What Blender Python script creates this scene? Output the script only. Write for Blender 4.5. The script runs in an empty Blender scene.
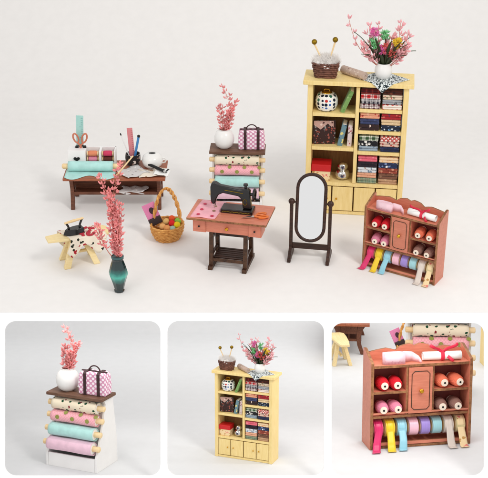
import bpy, bmesh, math, random
from mathutils import Matrix, Vector, noise
R = math.radians
rnd = random.Random(7)
S = bpy.context.scene
COL = S.collection
PI = math.pi

# ------------------------------------------------------------------ camera
FPX, CD, TH = 1150.0, 11.5, R(27)
CAM = Vector((0, -CD*math.cos(TH), CD*math.sin(TH)))
cd = bpy.data.cameras.new('camera'); cam = bpy.data.objects.new('camera', cd); COL.objects.link(cam)
cam.location = CAM; cam.rotation_euler = (R(90)-TH, 0, 0)
cd.sensor_width = 36; cd.lens = FPX/488*36; cd.clip_end = 200; cd.clip_start = .05
S.camera = cam
CM = Matrix.Translation(CAM) @ Matrix.Rotation(R(90)-TH, 4, 'X')

# frames: the tabletop, and the sloping floor behind the three openings
F0 = Matrix.Identity(4)
EL = R(10)
def frame_n():
    m = Matrix(((1,0,0,0), (0,math.sin(EL),math.cos(EL),-2.184), (0,-math.cos(EL),math.sin(EL),-10.21), (0,0,0,1)))
    return CM @ m
FN = frame_n()
def T(x, y, z=0): return Matrix.Translation((x, y, z))
def RX(a): return Matrix.Rotation(R(a), 4, 'X')
def RY(a): return Matrix.Rotation(R(a), 4, 'Y')
def RZ(a): return Matrix.Rotation(R(a), 4, 'Z')
def SC(s): return Matrix.Scale(s, 4)

# ------------------------------------------------------------------ materials
def lin(c):
    return tuple(((v/255)/12.92 if v/255 <= .04045 else ((v/255+.055)/1.055)**2.4) for v in c)+(1,)
class NT:
    def __init__(s, name, rough=.6, spec=.4, metal=0):
        s.m = bpy.data.materials.new(name); s.m.use_nodes = True
        s.t = s.m.node_tree; s.b = s.t.nodes['Principled BSDF']
        s.b.inputs['Roughness'].default_value = rough; s.b.inputs['Metallic'].default_value = metal
        s.b.inputs['Specular IOR Level'].default_value = spec
        s.co = s.n('ShaderNodeTexCoord').outputs['Object']
    def n(s, t, **k):
        o = s.t.nodes.new(t)
        for a, v in k.items(): setattr(o, a, v)
        return o
    def l(s, a, b): s.t.links.new(a, b)
    def map(s, sc=(1,1,1), rot=(0,0,0), loc=(0,0,0)):
        m = s.n('ShaderNodeMapping'); s.l(s.co, m.inputs[0])
        m.inputs['Scale'].default_value = sc; m.inputs['Rotation'].default_value = rot; m.inputs['Location'].default_value = loc
        return m.outputs[0]
    def noise(s, vec, scale, detail=3, rough=.5):
        o = s.n('ShaderNodeTexNoise'); s.l(vec, o.inputs['Vector'])
        o.inputs['Scale'].default_value = scale; o.inputs['Detail'].default_value = detail; o.inputs['Roughness'].default_value = rough
        return o.outputs['Fac']
    def math(s, op, a, b=None):
        o = s.n('ShaderNodeMath', operation=op)
        for i, v in enumerate((a, b)):
            if v is None: continue
            if isinstance(v, (int, float)): o.inputs[i].default_value = v
            else: s.l(v, o.inputs[i])
        return o.outputs[0]
    def ramp(s, f, stops, const=False):
        o = s.n('ShaderNodeValToRGB'); s.l(f, o.inputs[0]); cr = o.color_ramp
        if const: cr.interpolation = 'CONSTANT'
        while len(cr.elements) < len(stops): cr.elements.new(.5)
        for e, (p, c) in zip(cr.elements, stops): e.position = p; e.color = c
        return o.outputs[0]
    def mix(s, f, a, b):
        o = s.n('ShaderNodeMix', data_type='RGBA')
        if isinstance(f, (int, float)): o.inputs[0].default_value = f
        else: s.l(f, o.inputs[0])
        for i, v in ((6, a), (7, b)):
            if isinstance(v, tuple): o.inputs[i].default_value = v
            else: s.l(v, o.inputs[i])
        return o.outputs[2]
    def color(s, c):
        if isinstance(c, tuple): s.b.inputs['Base Color'].default_value = c
        else: s.l(c, s.b.inputs['Base Color'])
        return s
    def bump(s, h, st=.2, d=.01):
        o = s.n('ShaderNodeBump'); o.inputs['Strength'].default_value = st; o.inputs['Distance'].default_value = d
        s.l(h, o.inputs['Height']); s.l(o.outputs[0], s.b.inputs['Normal']); return s
W4 = (1,1,1,1)
def paint(name, c, rough=.5, var=.08, spec=.4, metal=0, bump=.15, bs=60):
    k = NT(name, rough, spec, metal); c = lin(c)
    d = tuple(v*(1-var*2) for v in c[:3])+(1,)
    f = k.noise(k.map(), 9, 5)
    k.color(k.ramp(f, [(.3, d), (.65, c)])).bump(k.noise(k.map(), bs, 3), bump, .004)
    return k.m
def wood(name, c1, c2, rough=.5, sc=(3, 30, 30), spec=.35):
    k = NT(name, rough, spec); v = k.map(sc)
    f = k.noise(v, 2.2, 6, .65); g = k.noise(k.map(), 5, 3)
    h = k.math('ADD', k.math('MULTIPLY', f, .75), k.math('MULTIPLY', g, .3))
    k.color(k.ramp(h, [(.35, lin(c1)), (.68, lin(c2))])).bump(f, .35, .004)
    return k.m
def fabric(name, kind, base, c2=None, c3=None, scale=1., rough=.9):
    k = NT(name, rough, .15); base = lin(base); c2 = lin(c2) if c2 else base; c3 = lin(c3) if c3 else c2
    w = k.noise(k.map((1,1,1)), 260, 2)
    if kind == 'plain':
        c = k.ramp(k.noise(k.map(), 14, 4), [(.35, tuple(v*.86 for v in base[:3])+(1,)), (.65, base)])
    elif kind == 'plaid':
        sp = k.n('ShaderNodeSeparateXYZ'); k.l(k.map(), sp.inputs[0])
        u = k.math('FRACT', k.math('MULTIPLY', sp.outputs[0], 17*scale))
        zz = k.math('ADD', sp.outputs[2], sp.outputs[1])
        v = k.math('FRACT', k.math('MULTIPLY', zz, 17*scale))
        a = k.math('GREATER_THAN', u, .5); b = k.math('GREATER_THAN', v, .5)
        f = k.math('MULTIPLY', k.math('ADD', a, b), .5)
        c = k.mix(f, base, c2)
        t = k.math('LESS_THAN', k.math('ABSOLUTE', k.math('SUBTRACT', u, .25)), .06)
        t2 = k.math('LESS_THAN', k.math('ABSOLUTE', k.math('SUBTRACT', v, .25)), .06)
        c = k.mix(k.math('MULTIPLY', k.math('MAXIMUM', t, t2), .8), c, c3)
    elif kind == 'lattice':
        sp = k.n('ShaderNodeSeparateXYZ'); k.l(k.map((1,1,1), (0, R(45), 0)), sp.inputs[0])
        u = k.math('FRACT', k.math('MULTIPLY', sp.outputs[0], 17*scale)); v = k.math('FRACT', k.math('MULTIPLY', sp.outputs[2], 17*scale))
        f = k.math('MAXIMUM', k.math('GREATER_THAN', u, .66), k.math('GREATER_THAN', v, .66))
        c = k.mix(f, base, c2)
    elif kind == 'pdots':
        sp = k.n('ShaderNodeSeparateXYZ'); k.l(k.map(), sp.inputs[0]); xy = k.math('ADD', sp.outputs[0], sp.outputs[1])
        q = []
        for op in ('ADD', 'SUBTRACT'):
            u = k.math('SUBTRACT', k.math('FRACT', k.math('MULTIPLY', k.math(op, xy, sp.outputs[2]), 17*scale)), .5); q.append(k.math('MULTIPLY', u, u))
        c = k.mix(k.math('LESS_THAN', k.math('SQRT', k.math('ADD', q[0], q[1])), .36), base, c2)
    elif kind == 'scroll':
        f = k.noise(k.map((1, 1, 1)), 34*scale, 2, .4)
        c = k.mix(k.math('LESS_THAN', k.math('ABSOLUTE', k.math('SUBTRACT', f, .5)), .05), base, c2)
    elif kind == 'dots':
        vo = k.n('ShaderNodeTexVoronoi'); k.l(k.map(), vo.inputs['Vector']); vo.inputs['Scale'].default_value = 12*scale; vo.inputs['Randomness'].default_value = .15
        sp = k.n('ShaderNodeSeparateColor'); k.l(vo.outputs['Color'], sp.inputs[0])
        dc = k.ramp(sp.outputs[0], [(0, c2), (.45, c3), (.6, c2 if c3 == c2 else lin((190, 52, 46))), (.75, c2 if c3 == c2 else lin((58, 100, 170))), (.88, c2)], True)
        c = k.mix(k.math('LESS_THAN', vo.outputs['Distance'], .42), base, dc)
    elif kind == 'floral':
        vo = k.n('ShaderNodeTexVoronoi'); nz = k.n('ShaderNodeTexNoise'); nz.inputs['Scale'].default_value = 30*scale
        k.l(k.map(), nz.inputs['Vector'])
        mv = k.n('ShaderNodeVectorMath', operation='MULTIPLY_ADD'); k.l(nz.outputs['Color'], mv.inputs[0]); mv.inputs[1].default_value = (.05/scale,)*3; k.l(k.map(), mv.inputs[2])
        k.l(mv.outputs[0], vo.inputs['Vector']); vo.inputs['Scale'].default_value = 20*scale
        sp = k.n('ShaderNodeSeparateColor'); k.l(vo.outputs['Color'], sp.inputs[0])
        pick = k.mix(k.math('GREATER_THAN', sp.outputs[0], .5), c2, c3)
        on = k.math('MULTIPLY', k.math('LESS_THAN', vo.outputs['Distance'], .36), k.math('GREATER_THAN', sp.outputs[1], .3))
        c = k.mix(on, base, pick)
    k.color(c).bump(w, .35, .003)
    k.b.inputs['Sheen Weight'].default_value = .15
    return k.m
M = {}
M['backdrop'] = paint('backdrop_paper', (239, 236, 233), .75, .012, .12, bump=.03, bs=12)
M['panel'] = paint('white_panel_paint', (250, 250, 250), .6, .004, .2, bump=.02, bs=20)
M['cove'] = paint('grey_paper', (222, 223, 224), .8, .012, .1, bump=.03, bs=12)
M['yellow'] = wood('pale_yellow_paint', (232, 203, 130), (245, 220, 156), .5, (26, 26, 3))
M['yellow_edge'] = wood('browned_cut_edge', (92, 60, 20), (150, 108, 40), .6)
M['yellow_in'] = wood('shade_darkened_backing', (104, 70, 32), (140, 100, 52), .6, (26, 26, 3))  # backing wood, deepened with the cubbies' shade put into its colour
M['salmon'] = wood('salmon_paint', (192, 111, 86), (214, 132, 105), .4, (3, 24, 24), .45)
M['salmon_edge'] = wood('burnt_salmon_edge', (96, 54, 32), (172, 120, 78), .6, (14, 14, 14))
M['dark'] = wood('dark_walnut', (26, 14, 10), (74, 44, 30), .4)
M['dark_edge'] = wood('walnut_edge', (30, 18, 12), (94, 62, 40), .5, (12, 12, 12))
M['brown'] = wood('reddish_brown_wood', (136, 74, 48), (180, 108, 78), .45)
M['brown_dark'] = wood('deep_brown_wood', (70, 38, 26), (124, 76, 54), .5)
M['shelf_brown'] = wood('smoky_shelf_wood', (78, 52, 40), (128, 92, 70), .5)
M['cream_wood'] = wood('cream_wood', (232, 204, 142), (246, 226, 176), .55)
M['core'] = wood('pale_dowel', (226, 190, 136), (246, 220, 174), .6)
M['white'] = paint('white_paint', (240, 238, 236), .5, .02)
M['ceramic'] = paint('white_ceramic', (238, 236, 232), .22, .02, .55, bump=.1, bs=30)
M['iron'] = paint('black_enamel', (17, 14, 14), .22, .3, .6, bump=.05)
M['black'] = paint('matte_black', (22, 20, 20), .5, .2)
M['gold'] = paint('polished_gold', (216, 164, 54), .25, .05, .5, 1)
M['brass'] = paint('antique_gold', (150, 120, 36), .3, .2, .5, 1)
M['silver'] = paint('silver', (214, 212, 208), .2, .05, .5, 1)
M['paper'] = paint('white_paper', (244, 242, 238), .8, .02, .1)
M['pinkflower'] = paint('coral_petal', (252, 160, 158), .7, .2, .2, bs=20)
M['pinkpale'] = paint('rose_petal', (250, 184, 188), .7, .12, .2)
M['greenflower'] = paint('green_petal', (122, 200, 132), .6, .12, .3)
M['yellowflower'] = paint('yellow_petal', (244, 208, 62), .6, .12, .3)
M['magentaflower'] = paint('magenta_petal', (236, 116, 178), .6, .12, .3)
M['leaf'] = paint('dark_leaf', (58, 70, 42), .5, .25, .3)
M['stem'] = paint('pink_stem', (206, 128, 112), .7, .1)
M['wicker'] = wood('honey_wicker', (184, 116, 48), (236, 178, 100), .6, (14, 14, 14))
M['wicker_dark'] = wood('dark_wicker', (66, 38, 32), (134, 88, 72), .5, (14, 14, 14))
M['fluff'] = paint('white_fluff', (250, 246, 242), .95, .05, .05)
M['mirror'] = NT('mirror_glass', .04, .5, 1).color((.93, .93, .93, 1)).m
M['orange'] = paint('orange_handle', (224, 116, 46), .35, .08, .5)
M['terracotta'] = paint('copper_handle', (206, 118, 88), .35, .08, .5)
def glass_teal():
    k = NT('teal_glazed_glass', .08, .8); sp = k.n('ShaderNodeSeparateXYZ'); k.l(k.map(), sp.inputs[0])
    f = k.math('ADD', k.math('ABSOLUTE', k.math('SUBTRACT', sp.outputs[2], .175)), k.math('MULTIPLY', k.noise(k.map(), 22, 2), .04))
    k.color(k.ramp(f, [(.02, lin((64, 176, 158))), (.06, lin((24, 104, 96))), (.1, lin((8, 44, 44))), (.2, lin((6, 26, 28)))]))  # bright belt is a highlight painted into the glass colour
    k.b.inputs['Coat Weight'].default_value = .15
    return k.m
M['teal'] = glass_teal()
M['mint'] = fabric('mint_cloth', 'plain', (184, 228, 222))
M['lilacpink'] = fabric('pale_pink_cloth', 'plain', (240, 200, 216))
M['rosedots'] = fabric('pink_cloth', 'lattice', (240, 164, 176), (246, 184, 190), scale=3)
M['floralroll'] = fabric('cream_flower_cloth', 'floral', (236, 222, 196), (132, 36, 46), (30, 74, 48), 1.2)
M['rosecloth'] = fabric('rose_print_cloth', 'floral', (240, 228, 208), (176, 38, 52), (40, 46, 34), 1.05)
M['bag'] = fabric('rose_dotted_cloth', 'pdots', (212, 150, 178), (248, 234, 240), scale=1.3)
M['strap'] = paint('dark_brown_leather', (62, 34, 36), .5, .15)
M['lace'] = fabric('black_white_lace', 'scroll', (226, 232, 230), (34, 48, 54), None, 1.0)
M['pinkdotpaper'] = fabric('pink_dotted_cloth', 'plain', (244, 176, 186))
M['pottery'] = fabric('dotted_pottery', 'dots', (240, 238, 232), (20, 30, 50), (40, 104, 84), scale=2.1, rough=.3)
M['redbox'] = paint('red_lid', (206, 30, 34), .4, .06)
M['boxfloral'] = fabric('cream_scroll_paper', 'floral', (240, 214, 168), (226, 130, 120), (196, 150, 90), 1.3)
M['darkphoto'] = fabric('dark_patterned_cover', 'floral', (58, 38, 36), (156, 84, 72), (150, 150, 148), 1.7, .45)
M['greenbook'] = fabric('green_book_cover', 'floral', (122, 160, 92), (150, 184, 120), (98, 140, 74), 1.4, .6)
M['bluebook'] = fabric('blue_book_cover', 'floral', (108, 140, 150), (220, 206, 130), (50, 80, 110), 1.2, .6)
M['whitebook'] = fabric('white_book_cover', 'floral', (222, 206, 204), (60, 36, 40), (170, 80, 90), 1.6, .6)
M['rollpaper'] = fabric('taupe_patterned_roll', 'floral', (190, 166, 150), (150, 120, 108), (214, 196, 180), 2.0)
M['pattern'] = fabric('pattern_paper', 'floral', (232, 220, 204), (150, 110, 78), (196, 176, 160), .7)
M['lacewhite'] = fabric('grey_white_lace', 'floral', (206, 202, 200), (150, 142, 140), (232, 230, 228), 1.2)
M['rulermint'] = paint('mint_ruler', (168, 214, 206), .4, .03)
M['rulerpink'] = paint('pink_ruler', (222, 138, 142), .4, .05)
M['blue'] = paint('blue_pencil', (70, 136, 196), .4, .05)
def yarn(name, c):
    k = NT(name, .75, .2); w = k.n('ShaderNodeTexWave'); k.l(k.map((1,1,1), (R(20), R(30), 0)), w.inputs['Vector'])
    w.inputs['Scale'].default_value = 60; w.inputs['Distortion'].default_value = 2
    c = lin(c); k.color(k.ramp(w.outputs['Fac'], [(.1, tuple(v*.84 for v in c[:3])+(1,)), (.7, c)])).bump(w.outputs['Fac'], .6, .004)
    return k.m
def col(c, rough=.5, var=.06):
    key = 'c%d_%d_%d' % c
    if key not in M: M[key] = paint('tint_%d_%d_%d' % c, c, rough, var)
    return M[key]
def satin(c):
    key = 's%d_%d_%d' % c
    if key not in M:
        k = NT('satin_%d_%d_%d' % c, .34, .5); f = k.noise(k.map((260, 5, 5)), 1.0, 2); c = lin(c)
        k.color(k.ramp(f, [(.3, tuple(v*.88 for v in c[:3])+(1,)), (.7, c)])).bump(f, .25, .003); k.b.inputs['Sheen Weight'].default_value = .3; M[key] = k.m
    return M[key]
def thr(c):
    key = 'y%d_%d_%d' % c
    if key not in M: M[key] = yarn('thread_%d_%d_%d' % c, c)
    return M[key]

# ------------------------------------------------------------------ mesh builder
class MB:
    def __init__(s): s.v = []; s.f = []; s.mi = []
    def add(s, vs, fs, X=None, mi=0):
        o = len(s.v)
        for i, v in enumerate(vs):
            v = Vector(v); s.v.append(X @ v if X else v)
        for i, f in enumerate(fs):
            s.f.append([o+k for k in f]); s.mi.append(mi[i] if isinstance(mi, list) else mi)
        return s
    def box(s, c, d, X=None, mi=0, edge=None):
        x, y, z = c; a, b, h = d[0]/2, d[1]/2, d[2]/2
        vs = [(x+i*a, y+j*b, z+k*h) for k in (-1, 1) for j in (-1, 1) for i in (-1, 1)]
        fs = [(0,2,3,1), (4,5,7,6), (0,1,5,4), (2,6,7,3), (0,4,6,2), (1,3,7,5)]
        ax = [2, 2, 1, 1, 0, 0]
        if edge is not None:
            t = min(range(3), key=lambda i: d[i]); mi = [0 if q == t else edge for q in ax]
        return s.add(vs, fs, X, mi)
    def prism(s, pts, a, b, plane='xz', X=None, mi=0, edge=None):
        n = len(pts)
        def P(u, v, w): return (u, w, v) if plane == 'xz' else ((w, u, v) if plane == 'yz' else (u, v, w))
        vs = [P(u, v, a) for u, v in pts]+[P(u, v, b) for u, v in pts]
        fs = [tuple(range(n)), tuple(range(2*n-1, n-1, -1))]+[(i, i+n, (i+1) % n+n, (i+1) % n) for i in range(n)]
        m = [mi, mi]+[edge if edge is not None else mi]*n
        return s.add(vs, fs, X, m)
    def lathe(s, pr, n=24, X=None, mi=0, fac=None):
        vs = []; fs = []
        for r, z in pr:
            for k in range(n):
                a = 2*PI*k/n; q = r*(fac(a, z) if fac else 1); vs.append((q*math.cos(a), q*math.sin(a), z))
        for i in range(len(pr)-1):
            for k in range(n):
                fs.append((i*n+k, i*n+(k+1) % n, (i+1)*n+(k+1) % n, (i+1)*n+k))
        if pr[0][0] > 1e-5: fs.append(tuple(range(n-1, -1, -1)))
        if pr[-1][0] > 1e-5: fs.append(tuple((len(pr)-1)*n+k for k in range(n)))
        return s.add(vs, fs, X, mi)
    def cyl(s, r, h, n=20, X=None, mi=0, r2=None): return s.lathe([(r, 0), (r2 if r2 is not None else r, h)], n, X, mi)
    def ball(s, c, r, n=14, X=None, mi=0):
        if not isinstance(r, (tuple, list)): r = (r, r, r)
        m = n//2; vs = []; fs = []
        for i in range(m+1):
            p = PI*i/m
            for k in range(n):
                a = 2*PI*k/n; vs.append((c[0]+r[0]*math.sin(p)*math.cos(a), c[1]+r[1]*math.sin(p)*math.sin(a), c[2]-r[2]*math.cos(p)))
        for i in range(m):
            for k in range(n): fs.append((i*n+k, i*n+(k+1) % n, (i+1)*n+(k+1) % n, (i+1)*n+k))
        return s.add(vs, fs, X, mi)
    def tube(s, pts, r, n=8, X=None, mi=0, closed=False):
        pts = [Vector(p) for p in pts]; L = len(pts); vs = []; fs = []
        rr = r if isinstance(r, (list, tuple)) else [r]*L
        u = None
        for i, p in enumerate(pts):
            d = (pts[(i+1) % L]-pts[i-1]) if closed else (pts[min(i+1, L-1)]-pts[max(i-1, 0)])
            d.normalize()
            if u is None: u = d.orthogonal().normalized()
            u = (u-d*u.dot(d)).normalized(); w = d.cross(u)
            for k in range(n):
                a = 2*PI*k/n; vs.append(p+(u*math.cos(a)+w*math.sin(a))*rr[i])
        for i in range(L if closed else L-1):
            j = (i+1) % L
            for k in range(n): fs.append((i*n+k, i*n+(k+1) % n, j*n+(k+1) % n, j*n+k))
        if not closed: fs.append(tuple(range(n-1, -1, -1))); fs.append(tuple((L-1)*n+k for k in range(n)))
        return s.add(vs, fs, X, mi)
    def sheet(s, fn, nu, nv, X=None, mi=0):
        vs = [fn(i/nu, j/nv) for j in range(nv+1) for i in range(nu+1)]
        fs = [(j*(nu+1)+i, j*(nu+1)+i+1, (j+1)*(nu+1)+i+1, (j+1)*(nu+1)+i) for j in range(nv) for i in range(nu)]
        return s.add(vs, fs, X, mi)
    def build(s, name, mats, parent=None, mw=None, bev=0, solid=0, smooth=True, ang=38, seg=2):
        me = bpy.data.meshes.new(name); me.from_pydata([tuple(v) for v in s.v], [], s.f)
        if not isinstance(mats, (list, tuple)): mats = [mats]
        for m in mats: me.materials.append(M[m] if isinstance(m, str) else m)
        me.polygons.foreach_set('material_index', s.mi)
        bm = bmesh.new(); bm.from_mesh(me); bmesh.ops.remove_doubles(bm, verts=bm.verts, dist=1e-6)
        bmesh.ops.recalc_face_normals(bm, faces=bm.faces); bm.to_mesh(me); bm.free()
        if smooth: me.shade_smooth(); me.set_sharp_from_angle(angle=R(ang))
        o = bpy.data.objects.new(name, me); COL.objects.link(o)
        if parent: o.parent = parent
        if mw is not None: o.matrix_world = mw
        if solid:
            q = o.modifiers.new('solid', 'SOLIDIFY'); q.thickness = solid; q.offset = 0
        if bev:
            q = o.modifiers.new('bevel', 'BEVEL'); q.width = bev; q.segments = seg; q.limit_method = 'ANGLE'; q.harden_normals = True
        return o
def tag(o, label, cat, group=None, kind=None):
    if label: o['label'] = label; assert 4 <= len(label.split()) <= 16, label
    if cat: o['category'] = cat
    if group: o['group'] = group
    if kind: o['kind'] = kind
    return o
def thing(name, label, cat, F, group=None):
    o = bpy.data.objects.new(name, None); COL.objects.link(o); o.matrix_world = F; o.empty_display_size = .05
    return tag(o, label, cat, group)
def arc(cx, cy, r, a0, a1, n): return [(cx+r*math.cos(R(a0+(a1-a0)*i/n)), cy+r*math.sin(R(a0+(a1-a0)*i/n))) for i in range(n+1)]

# ------------------------------------------------------------------ setting
def sweep(name, mat, F, prof, x0, x1, **k):
    m = MB(); n = len(prof)
    m.add([(x0, y, z) for y, z in prof]+[(x1, y, z) for y, z in prof], [(i, i+1, n+i+1, n+i) for i in range(n-1)])
    o = m.build(name, mat, None, F, **k); o['kind'] = 'structure'; return o
EY = -1.437
prof = [(EY, 0), (EY+.006, 0), (0, 0), (2, 0), (3, 0), (3.2, 0)]+[(3.2+3*math.sin(R(a)), 3-3*math.cos(R(a))) for a in range(5, 91, 5)]+[(6.2, 12)]
bd = sweep('backdrop', 'backdrop', F0, prof, -12, 12, ang=80)
q = bd.modifiers.new('solid', 'SOLIDIFY'); q.thickness = .02; q.offset = 1 if bd.data.polygons[0].normal.z < 0 else -1
prof = [(.05, 0), (2, 0), (4.9, 0), (5.2, 0)]+[(5.2+1.2*math.sin(R(a)), 1.2-1.2*math.cos(R(a))) for a in range(5, 91, 5)]+[(6.4, 2.1)]
sweep('cove_floor', 'cove', FN, prof, -6, 6, ang=80)
# front panel with three rounded openings, square to the line of sight
d = 10.20; PXB = FPX/d
def pp(px, py): return ((px-244)/PXB, -(py-239)/PXB)
def panel():
    bm = bmesh.new()
    def loop(pts):
        vs = [bm.verts.new((x, y, 0)) for x, y in pts]
        return [bm.edges.new((vs[i], vs[(i+1) % len(vs)])) for i in range(len(vs))]
    x0, y0 = pp(-420, 312.6); x1, y1 = pp(908, 700)
    es = loop([(x0, y0), (x1, y0), (x1, y1), (x0, y1)])
    for a, b, c, e in ((5, 321, 160.5, 475.5), (167.5, 321, 324, 475.5), (331.5, 323, 484, 475.5)):
        ax, ay = pp(a, b); bx, by = pp(c, e); r = 11/PXB
        pts = arc(bx-r, ay-r, r, 0, 90, 10)+arc(ax+r, ay-r, r, 90, 180, 10)+arc(ax+r, by+r, r, 180, 270, 10)+arc(bx-r, by+r, r, 270, 360, 10)
        es += loop(pts)
    bmesh.ops.triangle_fill(bm, edges=es, use_beauty=True)
    me = bpy.data.meshes.new('front_panel'); bm.to_mesh(me); bm.free(); me.materials.append(M['panel'])
    o = bpy.data.objects.new('front_panel', me); COL.objects.link(o)
    o.matrix_world = CM @ T(0, 0, -d)
    q = o.modifiers.new('solid', 'SOLIDIFY'); q.thickness = .02; q.offset = 0
    o['kind'] = 'structure'
panel()

# ------------------------------------------------------------------ small builders
def knob(par, c, r=.012, name='knob', mat='gold'):
    m = MB(); X = T(*c) @ RX(90); m.lathe([(r*.5, 0), (r*.5, r*.6), (r, r*.9), (r*1.05, r*1.5), (r*.7, r*2), (0, r*2.1)], 14, X)
    m.build(name, mat, par)
def bud(m, p, dr, L, w, mi=0):
    dr = dr.normalized(); q = Vector((0, 0, 1)).rotation_difference(dr).to_matrix().to_4x4()
    X = T(*p) @ q
    for k in range(3):
        a = k*120+rnd.uniform(0, 60)
        Y = X @ RZ(a) @ T(w*.35, 0, 0) @ RY(rnd.uniform(8, 38))
        m.lathe([(0, 0), (w*.5, L*.25), (w*.6, L*.5), (w*.35, L*.82), (0, L)], 6, Y @ Matrix.Diagonal((.55, 1, 1, 1)), mi)
def sprig(F, base, tip, label, group, n=12, bend=.1, L=.05, w=.02, mat='pinkflower', spread=.05, t0=.35, stem='stem', tipmat=None):
    o = thing('flower_sprig', label, 'flower', F @ T(*base), group)
    b = Vector((0, 0, 0)); t = Vector(tip)-Vector(base); side = Vector((t.z, 0, -t.x)).normalized()*bend
    P = lambda u: b.lerp(t, u)+side*math.sin(u*PI)*(1 if u < 1 else 0)
    m = MB(); pts = [P(i/10) for i in range(11)]; m.tube(pts, [.005-.003*i/10 for i in range(11)], 6)
    f = MB()
    for i in range(n):
        u = t0+(1-t0)*i/max(1, n-1); p = P(u); dd = (P(min(1, u+.03))-P(u-.03)).normalized()
        ang = i*2.4+rnd.uniform(-.5, .5); off = Vector((math.cos(ang), math.sin(ang)*.8, rnd.uniform(0, .5)))
        s = spread*(1 if u < .97 else 0)*rnd.uniform(.5, 1.1)
        e = p+off*s; 
        if s > .004: m.tube([p, (p+e)/2+Vector((0, 0, -.004)), e], .0018, 5)
        bud(f, e, dd*1.2+off*.8, L*rnd.uniform(.75, 1.15), w*rnd.uniform(.8, 1.15))
    m.build('stem', stem, o); f.build('blossoms', mat, o, ang=60)
    return o
def folded(F, x, y, z, w, dp, h, mat, label, group):
    m = MB()
    for k in range(2):
        hh = h/2-.001; m.box((rnd.uniform(-.002, .002), rnd.uniform(-.003, .001), hh/2+k*(h/2)), (w*rnd.uniform(.97, 1), dp, hh))
    o = m.build('folded_cloth', mat, None, F @ T(x, y, z) @ RZ(rnd.uniform(-2, 2)), bev=min(h/4.2, .011), seg=3)
    return tag(o, label, 'cloth', group)

# ------------------------------------------------------------------ bookcase
CL = {}
def cl(*a):
    if a not in CL: CL[a] = fabric('cloth_%d' % len(CL), *a)
    return CL[a]
STACKS = {
 ('top', 'left'): [('dark red', cl('plaid', (110, 30, 34), (80, 20, 24), (150, 60, 50), 1.)), ('red and white checked', cl('plaid', (236, 226, 220), (198, 40, 44), (180, 60, 60), .9)), ('black and white checked', cl('plaid', (232, 228, 226), (50, 46, 58), (90, 84, 96), 1.4)), ('maroon and white plaid', cl('plaid', (238, 228, 224), (92, 46, 54), (150, 120, 120), 1.2))],
 ('top', 'right'): [('dark brown', cl('floral', (84, 44, 34), (120, 66, 48), (60, 34, 28), 1.4)), ('beige and red flowered', cl('floral', (222, 202, 178), (190, 78, 64), (150, 140, 110), 1.5)), ('grey and black flecked', cl('floral', (160, 162, 166), (40, 42, 52), (210, 208, 200), 2.)), ('white cloth with red spots', cl('dots', (238, 226, 214), (214, 58, 44), None, 1.8))],
 ('second', 'left'): [('peach and red flowered', cl('floral', (226, 160, 128), (190, 66, 60), (240, 200, 170), 1.6)), ('navy blue', cl('floral', (58, 66, 100), (80, 90, 126), (44, 50, 80), 1.6)), ('black cloth with red blossoms', cl('floral', (56, 40, 40), (204, 84, 70), (230, 206, 190), 1.1))],
 ('second', 'right'): [('crimson flowered', cl('floral', (164, 40, 46), (206, 110, 96), (90, 60, 90), 1.6)), ('sand coloured', cl('floral', (220, 192, 150), (204, 170, 130), (232, 210, 176), 2.)), ('blue and black blossomed', cl('floral', (40, 48, 66), (120, 170, 206), (220, 226, 226), 1.3))],
 ('third', 'left'): [('green and white checked', cl('plaid', (232, 234, 220), (66, 96, 62), (120, 140, 110), .9)), ('black and white flowered', cl('floral', (34, 34, 38), (232, 228, 220), (236, 232, 224), 1.4)), ('grey blue', cl('floral', (150, 166, 178), (112, 128, 148), (190, 200, 206), 1.6))],
 ('third', 'right'): [('red and white latticed', cl('lattice', (240, 226, 218), (198, 74, 66), None, 2.)), ('rust and beige', cl('floral', (216, 186, 168), (172, 62, 54), (80, 60, 70), 1.7)), ('dark navy', cl('floral', (40, 46, 74), (60, 70, 104), (34, 36, 56), 1.6))],
 ('bottom', 'left'): [('rose pink', cl('floral', (226, 106, 124), (240, 146, 156), (200, 80, 100), 1.6)), ('black', cl('floral', (44, 34, 44), (66, 50, 60), (34, 28, 34), 1.6)), ('pale blue and white', cl('floral', (214, 218, 222), (110, 130, 150), (176, 150, 140), 1.8)), ('peach', cl('floral', (226, 168, 136), (236, 190, 160), (206, 140, 112), 1.6)), ('sage striped', cl('plaid', (170, 186, 150), (110, 130, 110), (90, 60, 60), 1.6))],
 ('bottom', 'right'): [('orange and cream flowered', cl('floral', (236, 208, 170), (224, 112, 52), (240, 160, 80), 1.3)), ('navy cloth with white flowers', cl('floral', (44, 54, 88), (226, 226, 224), (120, 140, 180), 1.4)), ('brick red', cl('floral', (150, 70, 56), (210, 150, 120), (110, 46, 40), 1.7)), ('cocoa brown', cl('floral', (120, 82, 64), (156, 118, 92), (96, 64, 50), 1.6)), ('tan', cl('floral', (190, 150, 116), (166, 124, 92), (210, 176, 140), 1.6))],
}
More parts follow.
